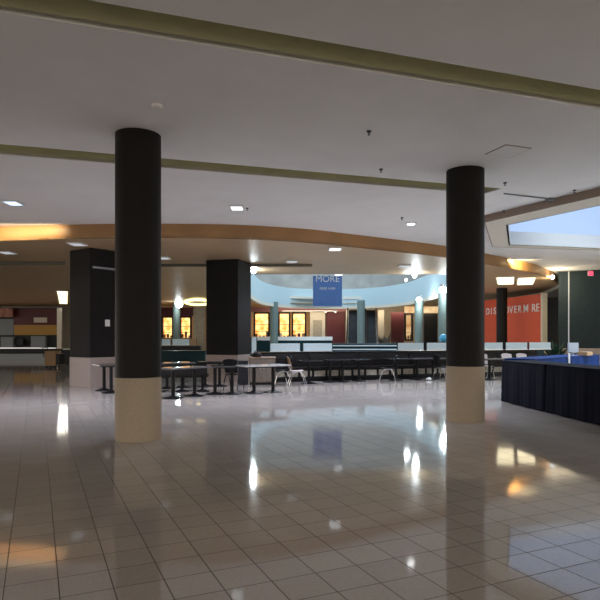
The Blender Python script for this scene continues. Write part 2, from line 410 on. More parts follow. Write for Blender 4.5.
lamp_at(552.5, 277, 25.6, 0.09, 60, 'added warm globe imitating the lip glow at the rim end left of the slate pillar', (1.0, 0.85, 0.55))  # added globe, stands in for the glow on the pale lip
DLS = [(13, 202, CEIL, 'dlblue', 'bluish rectangular downlight in the white ceiling at far left', 1),
       (237, 207, CEIL, 'dl', 'pale downlight in the white ceiling right of the left foreground column', 1),
       (411, 223, CEIL, 'dlbright', 'bright downlight in the white ceiling left of the right foreground column', 0),
       (7, 252, SOF, 'dldim', 'pale downlight in the bronze ceiling at the far left edge', 1),
       (77, 243.5, SOF, 'dldim', 'dim downlight in the bronze ceiling above the left square pillar', 1),
       (163.5, 257.5, SOF, 'dldim', 'dim downlight in the bronze ceiling just right of the left foreground column', 1),
       (335, 248.5, SOF, 'dl', 'downlight in the lower ceiling above the blue banner', 1),
       (292, 261, SOF, 'dldim', 'dim downlight in the lower ceiling left of the blue banner', 1),
       (338.5, 274.3, SOF, 'dl', 'small downlight at the ceiling edge right above the blue banner', 1),
       (404, 265.5, SOF, 'dldim', 'dim downlight in the lower ceiling above the balcony lamps', 1)]
for px, py, z, m, lab, rect in DLS:
    x, d = cp(px, py, z)
    t = empty('ceiling_downlight', lab, 'downlight', (x, d, z - 0.03), kind='thing')
    k = 1.0 if z == CEIL else 1.25
    if rect:
        MB().box((0, 0, 0.012), (0.32 * k, 0.42 * k, 0.03), bevel=0.006).build('trim_ring', 'white', t)
        MB().box((0, 0, -0.004), (0.25 * k, 0.34 * k, 0.01)).build('lens', m, t)
    else:
        MB().lathe([(0.15, 0.0), (0.15, 0.028)]).build('trim_ring', 'white', t, True)
        MB().lathe([(0.09, -0.008), (0.09, 0.004)]).build('lens', m, t, True)
    if px in (7, 77, 163.5, 338.5): continue
    l = bpy.data.lights.new('downlight_beam', 'SPOT'); l.energy = 900 if m[:3] != 'dl' and m[:5] != 'dldim' or m in ('dlblue', 'dlbright') else (700 if z == CEIL else 350); l.color = (0.74, 0.80, 1.0); l.spot_size = math.radians(125); l.spot_blend = 0.6; l.shadow_soft_size = 0.1
    lo = bpy.data.objects.new('downlight_beam', l); COL.objects.link(lo); lo.location = (x, d, z - 0.06)
# smoke detector, sprinklers
x, d = cp(157, 105, CEIL)
t = empty('smoke_detector', 'shallow round smoke detector above the left foreground column', 'smoke detector', (x, d, CEIL - 0.05), kind='thing')
MB().lathe([(0.02, 0.0), (0.05, 0.002), (0.068, 0.02), (0.07, 0.05)]).build('cover', 'ceil', t, True)
for px, py, lab in ((369, 131, 'black sprinkler head in the ceiling between the two foreground columns'),
                    (247, 208, 'tiny black sprinkler head beside a pale downlight'),
                    (381, 169, 'small sprinkler head near the end of the olive ceiling slot'),
                    (402, 217.5, 'tiny sprinkler head beside the bright downlight'),
                    (505, 182.5, 'black sprinkler head above the end of the ceiling slot'),
                    (574.5, 190, 'black sprinkler head close to the skylight edge at right'),
                    (504, 210.5, 'black sprinkler head beside the skylight corner')):
    x, d = cp(px, py, CEIL)
    t = empty('ceiling_sprinkler', lab, 'sprinkler', (x, d, CEIL - 0.07), kind='thing')
    MB().lathe([(0.035, 0.055), (0.035, 0.07)], n=16).build('escutcheon', 'darkgrey', t, True)
    MB().lathe([(0.02, 0.012), (0.02, 0.018), (0.008, 0.02), (0.012, 0.056)], n=12).build('deflector', 'blackmetal', t, True)
# access panel, conduit with box
x, d = cp(508, 151, CEIL)
t = empty('access_panel', 'square white access panel in the ceiling beside the right column top', 'panel', (x, d, CEIL - 0.012), math.radians(20), kind='thing')
MB().box((0, 0, 0.006), (0.46, 0.46, 0.012)).build('door_panel', 'ceil', t); MB().box((0, 0, 0.009), (0.5, 0.5, 0.006)).build('frame', 'framebrown', t)
a, b = cp(504, 193, CEIL), cp(548, 198, CEIL)
t = empty('ceiling_conduit', 'thin grey conduit ending in a small box near the skylight', 'conduit', (a[0], a[1], CEIL - 0.03), math.atan2(b[1] - a[1], b[0] - a[0]), kind='thing')
Lc = math.hypot(b[0] - a[0], b[1] - a[1])
MB().tube([(0, 0, 0.015), (Lc, 0, 0.015)], 0.015).build('pipe', 'grey', t, True)
MB().box((Lc + 0.06, 0, 0.0), (0.16, 0.12, 0.06), bevel=0.008).build('junction_box', 'grey', t)
# ceiling light panels (glossy soffit, lit)
def troffer(px, d, wx, wy, lab, n=1, rz=0.0):
    t = empty('ceiling_light_panel', lab, 'ceiling light', (X(px, d), d, SOF - 0.03), rz, kind='thing')
    MB().box((0, 0, 0.016), (wx + 0.12, wy + 0.12, 0.03), bevel=0.006).build('frame', 'cream', t)
    for k in range(n):
        y = -wy / 2 + (k + 0.5) * wy / n
        MB().box((0, y, -0.004), (wx, wy / n - (0.14 if n < 5 else 0.7), 0.012)).build('diffuser', 'troffer', t)
    return t
troffer(505.5, 26.6, 0.70, 3.6, 'left of two lit light panels in the bronze ceiling above the red wall', 2, math.radians(-20))
troffer(525.8, 26.8, 0.70, 3.6, 'right of two lit light panels in the bronze ceiling above the red wall', 2, math.radians(-20))
troffer(63, 39, 0.55, 14.0, 'striped bright light panel in the ceiling left of the left square pillar', 9, math.radians(22))
# yellow oval cove at left centre
x, d = X(198, 42), 42
t = empty('cove_light', 'yellow glowing oval cove in the ceiling left of the middle pillar', 'ceiling light', (x, d, SOF - 0.11), math.radians(10), kind='thing')
pts = [(0.9 * math.cos(k * PI / 16), 3.2 * math.sin(k * PI / 16), 0) for k in range(33)]
MB().tube(pts, 0.10, 8).build('glow_ring', 'covelamp', t, True)
MB().box((0, 0, 0.09), (1.7, 6.0, 0.03), bevel=0.01).build('cover_panel', 'cream', t)
# lamps grazing the golden fascia
def cove(px0, px1, py, e, lab, col=(1.0, 0.66, 0.16)):
    x0, y0 = cp(px0, py, CEIL); x1, y1 = cp(px1, py, CEIL)
    xc, yc = (x0 + x1) / 2, (y0 + y1) / 2 - 0.55
    t = empty('ceiling_washer', lab, 'lamp', (xc, yc, CEIL - 0.07), math.atan2(y1 - y0, x1 - x0), kind='thing')
    wd = math.hypot(x1 - x0, y1 - y0)
    MB().box((0, -0.03, 0.045), (wd, 0.05, 0.05), bevel=0.006).build('housing', 'ceil', t)
    l = bpy.data.lights.new('washer_light', 'AREA'); l.shape = 'RECTANGLE'; l.size = wd * 0.8; l.size_y = 0.04; l.energy = e; l.color = col; l.spread = math.radians(120)
    lo = bpy.data.objects.new('washer_light', l); COL.objects.link(lo)
    dirv = Vector((-math.sin(t.rotation_euler[2]), math.cos(t.rotation_euler[2]), -0.25))
    lo.rotation_euler = dirv.to_track_quat('-Z', 'Y').to_euler(); lo.location = Vector((xc, yc, CEIL - 0.06)) + dirv * 0.03
cove(-30, 70, 226, 15, 'slim wall washer lighting the golden fascia at far left', (1.0, 0.76, 0.42))
cove(490, 536, 260, 55, 'slim wall washer lighting the golden fascia at right', (1.0, 0.84, 0.45))

l = bpy.data.lights.new('panel_beam', 'AREA'); l.shape = 'RECTANGLE'; l.size = 0.6; l.size_y = 13; l.energy = 40; l.color = (0.86, 0.88, 1.0)
lo = bpy.data.objects.new('panel_beam', l); COL.objects.link(lo); lo.location = (X(63, 39), 39, SOF - 0.06); lo.rotation_euler = (0, 0, math.radians(22))

# ------------------------------------------------------------------ dining furniture
def table(p1, p2, ln, wd, lab, top='tabletop', grp='pedestal dining tables', h=0.74):
    cx, cy = (p1[0] + p2[0]) / 2, (p1[1] + p2[1]) / 2
    a = math.atan2(p2[1] - p1[1], p2[0] - p1[0]); hs = math.hypot(p2[0] - p1[0], p2[1] - p1[1]) / 2
    t = empty('dining_table', lab, 'table', (cx, cy, 0), a, grp)
    MB().box((0, 0, h - 0.018), (ln, wd, 0.036), bevel=0.008).build('tabletop', top, t)
    MB().box((0, 0, h - 0.05), (ln - 0.12, wd - 0.12, 0.03)).build('apron', 'black', t)
    for sx in ((-hs, hs) if hs > 0.05 else (0,)):
        p = MB().lathe([(0.045, 0.05), (0.045, h - 0.06)], (sx, 0, 0), 16).build('pedestal', 'blackmetal', t, True)
        MB().lathe([(0.24, 0), (0.24, 0.015), (0.10, 0.04), (0.05, 0.07)], (sx, 0, 0), 24).build('foot', 'blackmetal', p, True)
    return t
def fp(px, base): d = F * EYE / (base - HZ); return (X(px, d), d)
table(fp(104, 390.4), fp(111, 392.8), 0.9, 0.62, 'dark two pedestal table beside the left square pillar', 'blacktop')
table(fp(173, 398.3), fp(194.5, 396), 1.15, 0.62, 'grey topped table just right of the left foreground column, nearest row')
table(fp(167, 388.5), fp(183, 387.5), 1.0, 0.62, 'grey topped table behind the nearest row, right of the left column')
table(fp(205, 386.3), fp(219.5, 386.3), 0.86, 0.62, 'dark table against the middle pillar, farthest of its cluster', 'blacktop')
table(fp(215, 394.3), fp(232, 394), 0.62, 0.58, 'dark table in front of the middle pillar, left of the shiny topped one', 'blacktop')
table(fp(254, 393.3), fp(273, 392.3), 1.32, 0.66, 'shiny pale topped table in front of the brown waste cabinet', 'palelam')

# banquette line
bo, ba = (-1.55, 18.42), math.radians(18.9)
bu = (math.cos(ba), math.sin(ba)); bn = (math.sin(ba), -math.cos(ba))
def bpos(s, off=0.0): return (bo[0] + bu[0] * s + bn[0] * off, bo[1] + bu[1] * s + bn[1] * off)
def s_of(px):   # distance along the bench line that shows at this pixel column
    k = (px - 300) / F
    return (k * bo[1] - bo[0]) / (bu[0] - k * bu[1])
UL = 1.9
unit = None
side = ['behind the brown waste cabinet', 'behind the wooden cafe chair', 'in the middle of the long black row', 'left of the right foreground column',
        'hidden partly by the right foreground column', 'before the red wall, behind pale chairs', 'at the right end of the row, by the blue tables']
for i in range(6):
    if unit is None:
        unit = empty('banquette_bench', 'x', 'bench', (0, 0, 0))
        L_ = UL - 0.01
        MB().box((0, -0.07, 0.06), (L_, 0.42, 0.12)).build('plinth', 'black', unit)
        MB().box((0, -0.05, 0.26), (L_, 0.40, 0.28)).build('base_box', 'black', unit)
        for k in range(4):
            MB().box((-L_ / 2 + (k + 0.5) * L_ / 4, -0.253, 0.255), (L_ / 4 - 0.09, 0.012, 0.19), bevel=0.003).build('front_panel', 'tanpanel', unit)['label'] = 'mottled tan stone panel'
        MB().box((0, -0.08, 0.435), (L_, 0.52, 0.08), bevel=0.025).build('seat', 'vinyl', unit, True)
        rt = Matrix.Rotation(math.radians(-8), 4, 'X')
        MB().box((0, 0.16, 0.68), (L_, 0.09, 0.44), bevel=0.03, rot=rt).build('backrest', 'vinyl', unit, True)
        MB().box((0, 0.25, 0.50), (L_, 0.06, 0.90)).build('back_panel', 'black', unit)
        MB().box((0, 0.24, 0.955), (L_, 0.12, 0.03), bevel=0.006).build('top_rail', 'blacktop', unit)
        o = unit
    else: o = copy_tree(unit)
    p = bpos(s_of(258) + (i + 0.5) * UL, -0.32)
    o.location = (p[0], p[1], 0); o.rotation_euler = (0, 0, ba)
    o['label'] = 'black padded banquette bench with tan base panels, ' + side[i]; o['group'] = 'banquette benches in one long row'
# glass panels on the bench top
def glass_panel(px0, px1, lab, h=0.26, z0=0.972, off=-0.58, d=None):
    if d is None:
        s0, s1 = s_of(px0) , s_of(px1)
        k0, k1 = bpos(s0, off), bpos(s1, off)
        c0 = (X(px0, k0[1]), k0[1]); c1 = (X(px1, k1[1]), k1[1])
    else: c0, c1 = (X(px0, d), d), (X(px1, d), d)
    t = empty('screen_panel', lab, 'screen', ((c0[0] + c1[0]) / 2, (c0[1] + c1[1]) / 2, z0), math.atan2(c1[1] - c0[1], c1[0] - c0[0]), 'pale glass screens above the benches')
    Lw = math.hypot(c1[0] - c0[0], c1[1] - c0[1])
    MB().box((0, 0, h / 2 + 0.02), (Lw - 0.04, 0.02, h)).build('glass', 'glasspanel', t)
    for sx in (-1, 1): MB().box((sx * (Lw / 2 - 0.012), 0, h / 2), (0.024, 0.04, h + 0.05)).build('post', 'teal', t)
    MB().box((0, 0, 0.009), (Lw, 0.05, 0.018)).build('rail', 'alu', t)
    return t
glass_panel(269.5, 300.5, 'pale blue glass screen above bench, below the orange shop windows, leftmost of the row')
glass_panel(302.5, 332.5, 'pale blue glass screen below the cream sign panel, second of the row')
glass_panel(397, 424, 'pale blue glass screen below the maroon panel and black doorway')
glass_panel(426, 447, 'pale blue glass screen beside the right foreground column')
glass_panel(483, 503, 'pale blue glass screen below the red wall, just right of the column')
glass_panel(505, 527.5, 'pale blue glass screen below the letters on the red wall, middle of three')
glass_panel(528.5, 551, 'pale blue glass screen at the right end of the red wall')
glass_panel(250.8, 257, 'narrow tall pale blue glass screen beside the middle pillar', h=0.50, z0=0.93)
# low wall below the screens, behind the benches
wl = MB(); e0, e1 = bpos(s_of(256), -0.70), bpos(s_of(556), -0.70)
wl.box(((e0[0] + e1[0]) / 2, (e0[1] + e1[1]) / 2 , 0.48), (math.hypot(e1[0] - e0[0], e1[1] - e0[1]), 0.12, 0.96), ba)
tag(wl.build('divider_wall', 'teal'), 'low dark teal divider behind the black benches', 'divider', kind='thing')

# bench-side tables
def btable(px, off, lab, top='blacktop', w_=0.72, px2=None):
    s0 = s_of(px); p = bpos(s0, off); p = (X(px, p[1]), p[1])
    if px2:
        q = bpos(s_of(px2), off); q = (X(px2, q[1]), q[1]); return table(p, q, w_, 0.62, lab, top, 'tables along the black bench')
    t = table(p, p, w_, 0.62, lab, top, 'tables along the black bench'); t.rotation_euler = (0, 0, ba); return t
btable(309, 0.95, 'black pedestal table beside the wooden cafe chair')
btable(330, 0.55, 'black table with two pedestals left of centre along the bench', 'blacktop', 0.78, 342.5)
btable(359, 0.5, 'black pedestal table in the middle of the bench row', w_=0.6)
btable(396, 0.5, 'black pedestal table beside the chrome framed chair')
btable(417, 0.45, 'black table with two pedestals left of the right foreground column', 'tabletop', 1.3, 433)
btable(489.5, 1.65, 'grey topped table just right of the right foreground column', 'tabletop', 1.1)
btable(528, 2.0, 'grey topped table behind the corner of the skirted tables', 'tabletop', 1.2)

# chairs
def cafe_chair(px, d, rz, lab, seat='wood', back='wood', legs='chrome'):
    t = empty('cafe_chair', lab, 'chair', (X(px, d), d, 0), rz, 'cafe chairs')
    # sits facing local +X
    b = bmesh.new(); bmesh.ops.create_grid(b, x_segments=6, y_segments=6, size=0.5)
    for q in b.verts:
        x_, y_ = q.co.x * 0.42, q.co.y * 0.42 * (1 - 0.12 * (q.co.x < -0.2))
        q.co = Vector((x_, y_, 0.45 - 0.02 * math.cos(q.co.x * 3) - 0.012 * math.cos(q.co.y * 3)))
    r = bmesh.ops.extrude_face_region(b, geom=b.faces[:])
    for g in r['geom']:
        if isinstance(g, bmesh.types.BMVert): g.co.z += 0.018
    bmesh.ops.recalc_face_normals(b, faces=b.faces[:])
    m_ = MB(); m_.merge(b); m_.build('seat', seat, t, True)
    b = bmesh.new(); bmesh.ops.create_grid(b, x_segments=6, y_segments=6, size=0.5)
    for q in b.verts:
        yy, zz = q.co.x, q.co.y + 0.5
        q.co = Vector((-0.21 - 0.10 * zz + 0.05 * (2 * yy) ** 2, yy * (0.36 + 0.06 * zz), 0.50 + 0.38 * zz - 0.04 * zz * (2 * yy) ** 2))
    r = bmesh.ops.extrude_face_region(b, geom=b.faces[:])
    for g in r['geom']:
        if isinstance(g, bmesh.types.BMVert): g.co.x += 0.018
    bmesh.ops.recalc_face_normals(b, faces=b.faces[:])
    m_ = MB(); m_.merge(b); m_.build('backrest', back, t, True)
    for sy in (-1, 1):
        arch = [(0.26 + 0.03 - 0.0, sy * 0.2, 0.012), (0.25, sy * 0.2, 0.15), (0.20, sy * 0.2, 0.32), (0.10, sy * 0.19, 0.41), (-0.02, sy * 0.18, 0.425), (-0.12, sy * 0.19, 0.38), (-0.19, sy * 0.2, 0.22), (-0.25, sy * 0.2, 0.012)]
        MB().tube(catmull3(arch), 0.013, 8).build('leg_frame', legs, t, True)
        MB().tube([(-0.13, sy * 0.12, 0.43), (-0.2, sy * 0.12, 0.5), (-0.245, sy * 0.12, 0.66)], 0.011, 8).build('back_support', 'black' if back == 'black' else 'chrome', t, True)
    return t
def catmull3(p, n=4):
    r = []
    for i in range(len(p) - 1):
        a, b, c_, d = p[max(i - 1, 0)], p[i], p[i + 1], p[min(i + 2, len(p) - 1)]
        for k in range(n):
            t = k / n
            r.append(tuple(0.5 * (2 * b[j] + (c_[j] - a[j]) * t + (2 * a[j] - 5 * b[j] + 4 * c_[j] - d[j]) * t * t + (3 * b[j] - a[j] - 3 * c_[j] + d[j]) * t ** 3) for j in (0, 1, 2)))
    return r + [p[-1]]
cafe_chair(296.5, 17.6, math.radians(8), 'cafe chair with brown back and curved chrome legs, right of the waste cabinet', 'seatwhite', 'wood')
cafe_chair(281.5, 17.9, math.radians(200), 'chrome legged cafe chair half hidden beside the brown waste cabinet', 'black', 'black')
cafe_chair(388, 18.95, math.radians(170), 'chrome framed cafe chair at the bench table left of centre right', 'black', 'black')
cafe_chair(442, 19.6, math.radians(20), 'chrome legged dark chair close to the right foreground column', 'black', 'black')
cafe_chair(485, 20.3, math.radians(-80), 'pale shell chair tucked against the right foreground column', 'seatwhite', 'seatwhite')
cafe_chair(510.5, 20.5, math.radians(-75), 'pale shell chair behind the skirted table corner, left of its twin', 'seatwhite', 'seatwhite')
cafe_chair(525.5, 20.6, math.radians(-75), 'pale shell chair behind the skirted tables, farther right of its twin', 'seatwhite', 'seatwhite')
cafe_chair(233.5, 15.9, math.radians(75), 'black chair beside the dark table in front of the middle pillar', 'black', 'black', 'blackmetal')
# long black benches between the left tables
def stool_bench(px0, px1, d, lab):
    t = empty('backed_bench', lab, 'bench', ((X(px0, d) + X(px1, d)) / 2, d, 0), math.radians(3), 'black benches at the left tables')
    L_ = X(px1, d) - X(px0, d)
    MB().box((0, 0, 0.43), (L_, 0.42, 0.08), bevel=0.02).build('seat', 'vinyl', t, True)
    MB().box((0, -0.2, 0.56), (L_, 0.06, 0.30), bevel=0.02).build('backrest', 'vinyl', t, True)
    for sx in (-0.35, 0.05, 0.40):
        p = MB().lathe([(0.035, 0.05), (0.035, 0.40)], (sx * L_, 0, 0), 12).build('pedestal', 'blackmetal', t, True)
        MB().lathe([(0.2, 0), (0.2, 0.015), (0.05, 0.06)], (sx * L_, 0, 0), 20).build('foot', 'blackmetal', p, True)
stool_bench(150, 208, 15.6, 'long black backed bench between the two left tables')

# brown waste cabinet with bag, navy bin
t = empty('waste_cabinet', 'brown laminate waste cabinet behind the shiny topped table', 'cabinet', (X(261.5, 17.75), 17.95, 0), math.radians(6))
MB().box((0, 0, 0.45), (0.80, 0.5, 0.74), bevel=0.008).build('carcass', 'binwood', t)
MB().box((0, 0, 0.04), (0.74, 0.44, 0.08)).build('plinth', 'black', t)
MB().box((0, 0, 0.835), (0.84, 0.54, 0.03), bevel=0.006).build('top', 'wood', t)
for sx in (-1, 1):
    dd = MB().box((sx * 0.195, -0.256, 0.45), (0.37, 0.016, 0.68), bevel=0.004).build('door', 'binwood', t)
    MB().box((sx * 0.05, -0.272, 0.55), (0.015, 0.02, 0.12)).build('handle', 'alu', dd)
hb = empty('shoulder_bag', 'small dark bag slumped on the brown waste cabinet', 'bag', (X(256.5, 17.75), 17.9, 0.851))
MB().lathe([(0.13, 0), (0.15, 0.05), (0.13, 0.11), (0.05, 0.15)], (0, 0, 0), 20).build('body', 'vinyl', hb, True)
MB().tube([(-0.1, 0, 0.1), (-0.05, 0, 0.19), (0.05, 0, 0.19), (0.1, 0, 0.1)], 0.012).build('strap', 'vinyl', hb, True)
t = empty('waste_bin', 'navy blue bin left of the brown waste cabinet', 'bin', (X(243, 17.9), 17.95, 0), math.radians(4))
m_navy = mat('navy plastic', (0.005, 0.007, 0.014), 0.5); M['navyp'] = m_navy
MB().box((0, 0, 0.35), (0.30, 0.4, 0.70), bevel=0.02).build('body', 'navyp', t); MB().box((0, 0, 0.715), (0.33, 0.43, 0.03), bevel=0.01).build('rim', 'navyp', t)

# teal counters behind the left tables
def counter(px0, px1, d, h, dep, lab, fm='teal', tm='teal', rails=0, grp=None):
    t = empty('service_counter', lab, 'counter', ((X(px0, d) + X(px1, d)) / 2, d + dep / 2, 0), 0, grp)
    L_ = X(px1, d) - X(px0, d)
    MB().box((0, 0, h / 2 - 0.02), (L_, dep, h - 0.04)).build('body', fm, t)
    th = 0.3 if (tm == 'white' and h > 1.4) or fm == 'plastic' else 0.04
    MB().box((0, -0.02, h - th / 2), (L_ + 0.06, dep + 0.06, th), bevel=0.006).build('top', tm, t)
    for k in range(rails):
        MB().box((0, -dep / 2 - 0.02, h - 0.09 - 0.15 * k), (L_, 0.03, 0.05)).build('rail', 'glasspanel', t)['label'] = 'pale blue rail'
    return t
counter(160, 205, 24.5, 0.88, 0.8, 'dark teal counter behind the left dining tables', 'teal', 'teal')
counter(160, 200, 30.0, 1.02, 0.5, 'dark counter with pale glass screens, beyond the left teal counter', 'black', 'binwood')
glass_panel(161.5, 171, 'dim pale glass screen at the left column, behind the left tables', h=0.30, z0=1.021, d=29.9)
glass_panel(172, 190, 'dim pale glass screen behind the left tables, wider than its neighbour', h=0.30, z0=1.021, d=29.9)
counter(331, 398, 23.3, 1.2, 0.7, 'dark teal serving counter with pale blue rails behind the benches', 'teal', 'teal', 2)
counter(160, 196, 46.0, 1.32, 0.6, 'tan counter below the two left orange windows', 'wood', 'card')
counter(253, 332, 45.6, 1.45, 0.7, 'white topped teal counter below the orange shop windows', 'teal', 'white')

# ------------------------------------------------------------------ shop fronts on the back wall
DW = 48.6
def front_box(px0, px1, py0, py1, d, dep=0.2):
    return ((X(px0, d) + X(px1, d)) / 2, d, (Z(py0, d) + Z(py1, d)) / 2), (X(px1, d) - X(px0, d), dep, Z(py0, d) - Z(py1, d))
def panel(name, px0, px1, py0, py1, d, m, lab, cat, dep=0.2, floor_=False):
    if floor_: py1 = HZ + F * EYE / d
    c_, s_ = front_box(px0, px1, py0, py1, d, dep)
    o = MB().box((0, 0, 0), s_).build(name, m); o.location = c_; tag(o, lab, cat, kind='thing'); return o
def shop_window(px0, px1, py0, py1, lab, shelves=2, m='shopwarm', d=DW):
    c_, s_ = front_box(px0, px1, py0, py1, d, 0.3)
    t = empty('shop_window', lab, 'shop window', (c_[0], c_[1], c_[2] - s_[2] / 2), kind='thing')
    W, Hh = s_[0], s_[2]
    MB().box((0, 0.2, Hh / 2), (W, 0.05, Hh)).build('lit_interior', m, t)
    f = MB()
    for sx in (-1, 1): f.box((sx * W / 2, 0, Hh / 2), (0.14, 0.3, Hh + 0.14))
    f.box((0, 0, 0), (W, 0.3, 0.14)); f.box((0, 0, Hh), (W, 0.3, 0.14)); f.build('frame', 'black', t)
    for k in range(shelves):
        MB().box((0, 0.1, Hh * (0.28 + 0.27 * k)), (W, 0.14, 0.04)).build('shelf', 'wood', t)
    n = max(3, int(W / 0.28))
    for k in range(n):
        hh = random.uniform(0.15, 0.55)
        MB().box((-W / 2 + (k + 0.5) * W / n, 0.08, 0.08 + hh / 2), (W / n * 0.7, 0.1, hh), bevel=0.02).build('goods', random.choice(['binwood', 'card', 'maroon', 'cream']), t)
    return t
shop_window(162.5, 173, 317, 338.5, 'orange lit shop window left of the grey column at left')
shop_window(180.5, 191, 317, 338.5, 'orange lit shop window right of the grey column at left')
shop_window(254.5, 269, 313, 338.5, 'orange lit shop window beside the middle pillar, leftmost of three')
shop_window(279, 289.5, 313, 338.5, 'orange lit shop window right of the grey column, middle of three')
shop_window(292.5, 305.5, 313, 338.5, 'orange lit shop window left of the cream sign panel')
panel('shop_fascia', 158, 193.5, 307.5, 316, DW, 'maroon', 'maroon fascia above the two left orange windows', 'fascia')
panel('shop_fascia', 251, 346, 307.2, 311.8, DW, 'mauve', 'long dusty maroon fascia above the three orange shop windows', 'fascia', 0.3)
lp2 = MB(); lp2.strip(half, 3.66, 3.86, thick=-0.17); struct(lp2.build('trim_10', 'cream', smooth=True), 'cream lower lip of the balcony parapet')
t = panel('cream_sign_panel', 310, 325, 312, 340, DW, 'cream', 'cream panel between the orange windows and the maroon wall', 'panel')
MB().box((0, -0.12, -0.2), (0.75, 0.04, 1.4)).build('poster', 'tanpanel', t)
panel('maroon_panel', 326.5, 345, 312, 340, DW, 'maroon', 'maroon wall panel left of the escalators', 'panel', floor_=True)  # plain stretch of maroon shop wall, like the next one
panel('maroon_panel', 391, 403.5, 312, 340, DW - 1, 'maroon', 'maroon wall panel right of the escalators', 'panel', floor_=True)
panel('shop_post', 346, 350, 310, 340, DW - 0.4, 'cream', 'cream post left of the escalators', 'post', floor_=True)
panel('shop_post', 378, 384, 310, 340, DW - 0.4, 'cream', 'cream post right of the escalators', 'post', floor_=True)
panel('shop_sign', 404.5, 447, 306.5, 313, DW - 0.2, 'shoppale', 'pale lit shop sign band behind the right grey columns', 'sign')
shop_window(405, 412, 314, 340, 'dim shop window between the maroon panel and the grey column', 2, 'shoppale')
panel('shop_doorway', 424, 437, 314, 340, DW, 'black', 'black doorway right of the lamp topped column', 'doorway', floor_=True)
panel('stone_panel', 193.5, 205, 308, 345, DW - 0.2, 'tanpanel', 'tan stone panel left of the middle pillar', 'panel', floor_=True)
# thin tube light on the mauve fascia
t = empty('track_light', 'thin white track with spotlights above the orange windows', 'track light', (X(310, DW - 0.6), DW - 0.6, Z(311, DW - 0.6)), kind='thing')
MB().box((0, 0, 0), (4.6, 0.08, 0.07)).build('track', 'white', t)
for sx in (1.9, 2.7):
    MB().lathe([(0.1, -0.12), (0.12, 0.0), (0.06, 0.12)], (sx - 0.6, -0.1, -0.05), 14).build('spotlight', 'alu', t, True)
l = bpy.data.lights.new('back_wall_fill', 'AREA'); l.shape = 'RECTANGLE'; l.size = 14; l.size_y = 0.1; l.energy = 150; l.color = (1.0, 0.86, 0.62)  # unseen warm fill added to brighten the back wall, apart from the track
lo = bpy.data.objects.new('back_wall_fill', l); COL.objects.link(lo); lo.location = (4.5, DW - 1.6, 3.62); lo.rotation_euler = Vector((0, 0.8, -0.6)).to_track_quat('-Z', 'Y').to_euler()
# escalators
def escalator(px, d0, lab):
    t = empty('escalator', lab, 'escalator', (X(px, d0), d0, 0), math.radians(-6), kind='thing')
    n, rise, run = 22, 0.18, 0.30
    st = MB()
    for k in range(n): st.box((0, k * run * 0.62, (k + 0.5) * rise * 0.9), (0.7, run * 0.62, 0.18))
    st.build('steps', 'darkgrey', t)
    for sx in (-1, 1):
        b = bmesh.new()
        x0 = sx * 0.42
        prof = [(-0.6, 0.0), (n * run * 0.62, n * rise * 0.9 - 0.2), (n * run * 0.62, n * rise * 0.9 + 0.9), (0.0, 1.0), (-0.6, 0.95)]
        l_ = [b.verts.new((x0 - 0.05, y, z)) for y, z in prof]; r_ = [b.verts.new((x0 + 0.05, y, z)) for y, z in prof]
        for k in range(5): b.faces.new((l_[k], l_[(k + 1) % 5], r_[(k + 1) % 5], r_[k]))
        b.faces.new(l_); b.faces.new(list(reversed(r_))); bmesh.ops.recalc_face_normals(b, faces=b.faces[:])
        m_ = MB(); m_.merge(b); m_.build('balustrade', 'escal', t)
        MB().tube([(x0, -0.6, 0.98), (x0, 0.0, 1.03), (x0, n * run * 0.62, n * rise * 0.9 + 0.93)], 0.05).build('handrail', 'alu' if sx > 0 else 'black', t, True)
escalator(352.5, 42.6, 'dark escalator left of the grey green column')
escalator(371.5, 42.6, 'dark escalator right of the grey green column')
# potted plant by the right maroon panel
def plant(px, d, z, h, lab, m='plant', n=26):
    t = empty('potted_plant', lab, 'plant', (X(px, d), d, z))
    MB().lathe([(0.16, 0), (0.22, 0.3), (0.2, 0.32)], n=20).build('pot', 'darkgrey', t, True)
    f = MB()
    for k in range(n):
        a = random.uniform(0, 2 * PI); el = random.uniform(0.5, 1.4); ll = h * random.uniform(0.5, 1.0)
        p0 = Vector((0, 0, 0.3)); dr = Vector((math.cos(a) * math.cos(el), math.sin(a) * math.cos(el), math.sin(el)))
        sd = dr.cross(Vector((0, 0, 1))).normalized() * 0.07 * h
        b = bmesh.new(); vs = [b.verts.new(p0), b.verts.new(p0 + dr * ll * .5 + sd), b.verts.new(p0 + dr * ll + Vector((0, 0, -.15 * ll))), b.verts.new(p0 + dr * ll * .5 - sd)]
        b.faces.new(vs); f.merge(b)
    f.build('foliage', m, t)
plant(386.5, 45, 0, 2.0, 'brownish leafy plant by the right maroon panel', 'binwood', 40)
plant(555.5, 24.6, 0, 1.35, 'dark green plant left of the wide slate pillar', 'plant', 60)
o = MB().lathe([(0.02, -0.2), (0.14, -0.14), (0.2, 0), (0.14, 0.14), (0.02, 0.2)], n=24).build('exercise_ball', 'cyan', None, True)
dB = 26.5; o.location = (X(443.5, dB), dB, Z(338, dB)); tag(o, 'cyan blue ball above the glass screen by the right column', 'ball')
pd = MB().box((0, 0, 0), (0.4, 0.4, Z(338, dB) - 0.2)).build('display_stand', 'darkgrey'); pd.location = (X(443.5, dB), dB, (Z(338, dB) - 0.2) / 2); tag(pd, 'dark stand under the cyan ball', 'stand')

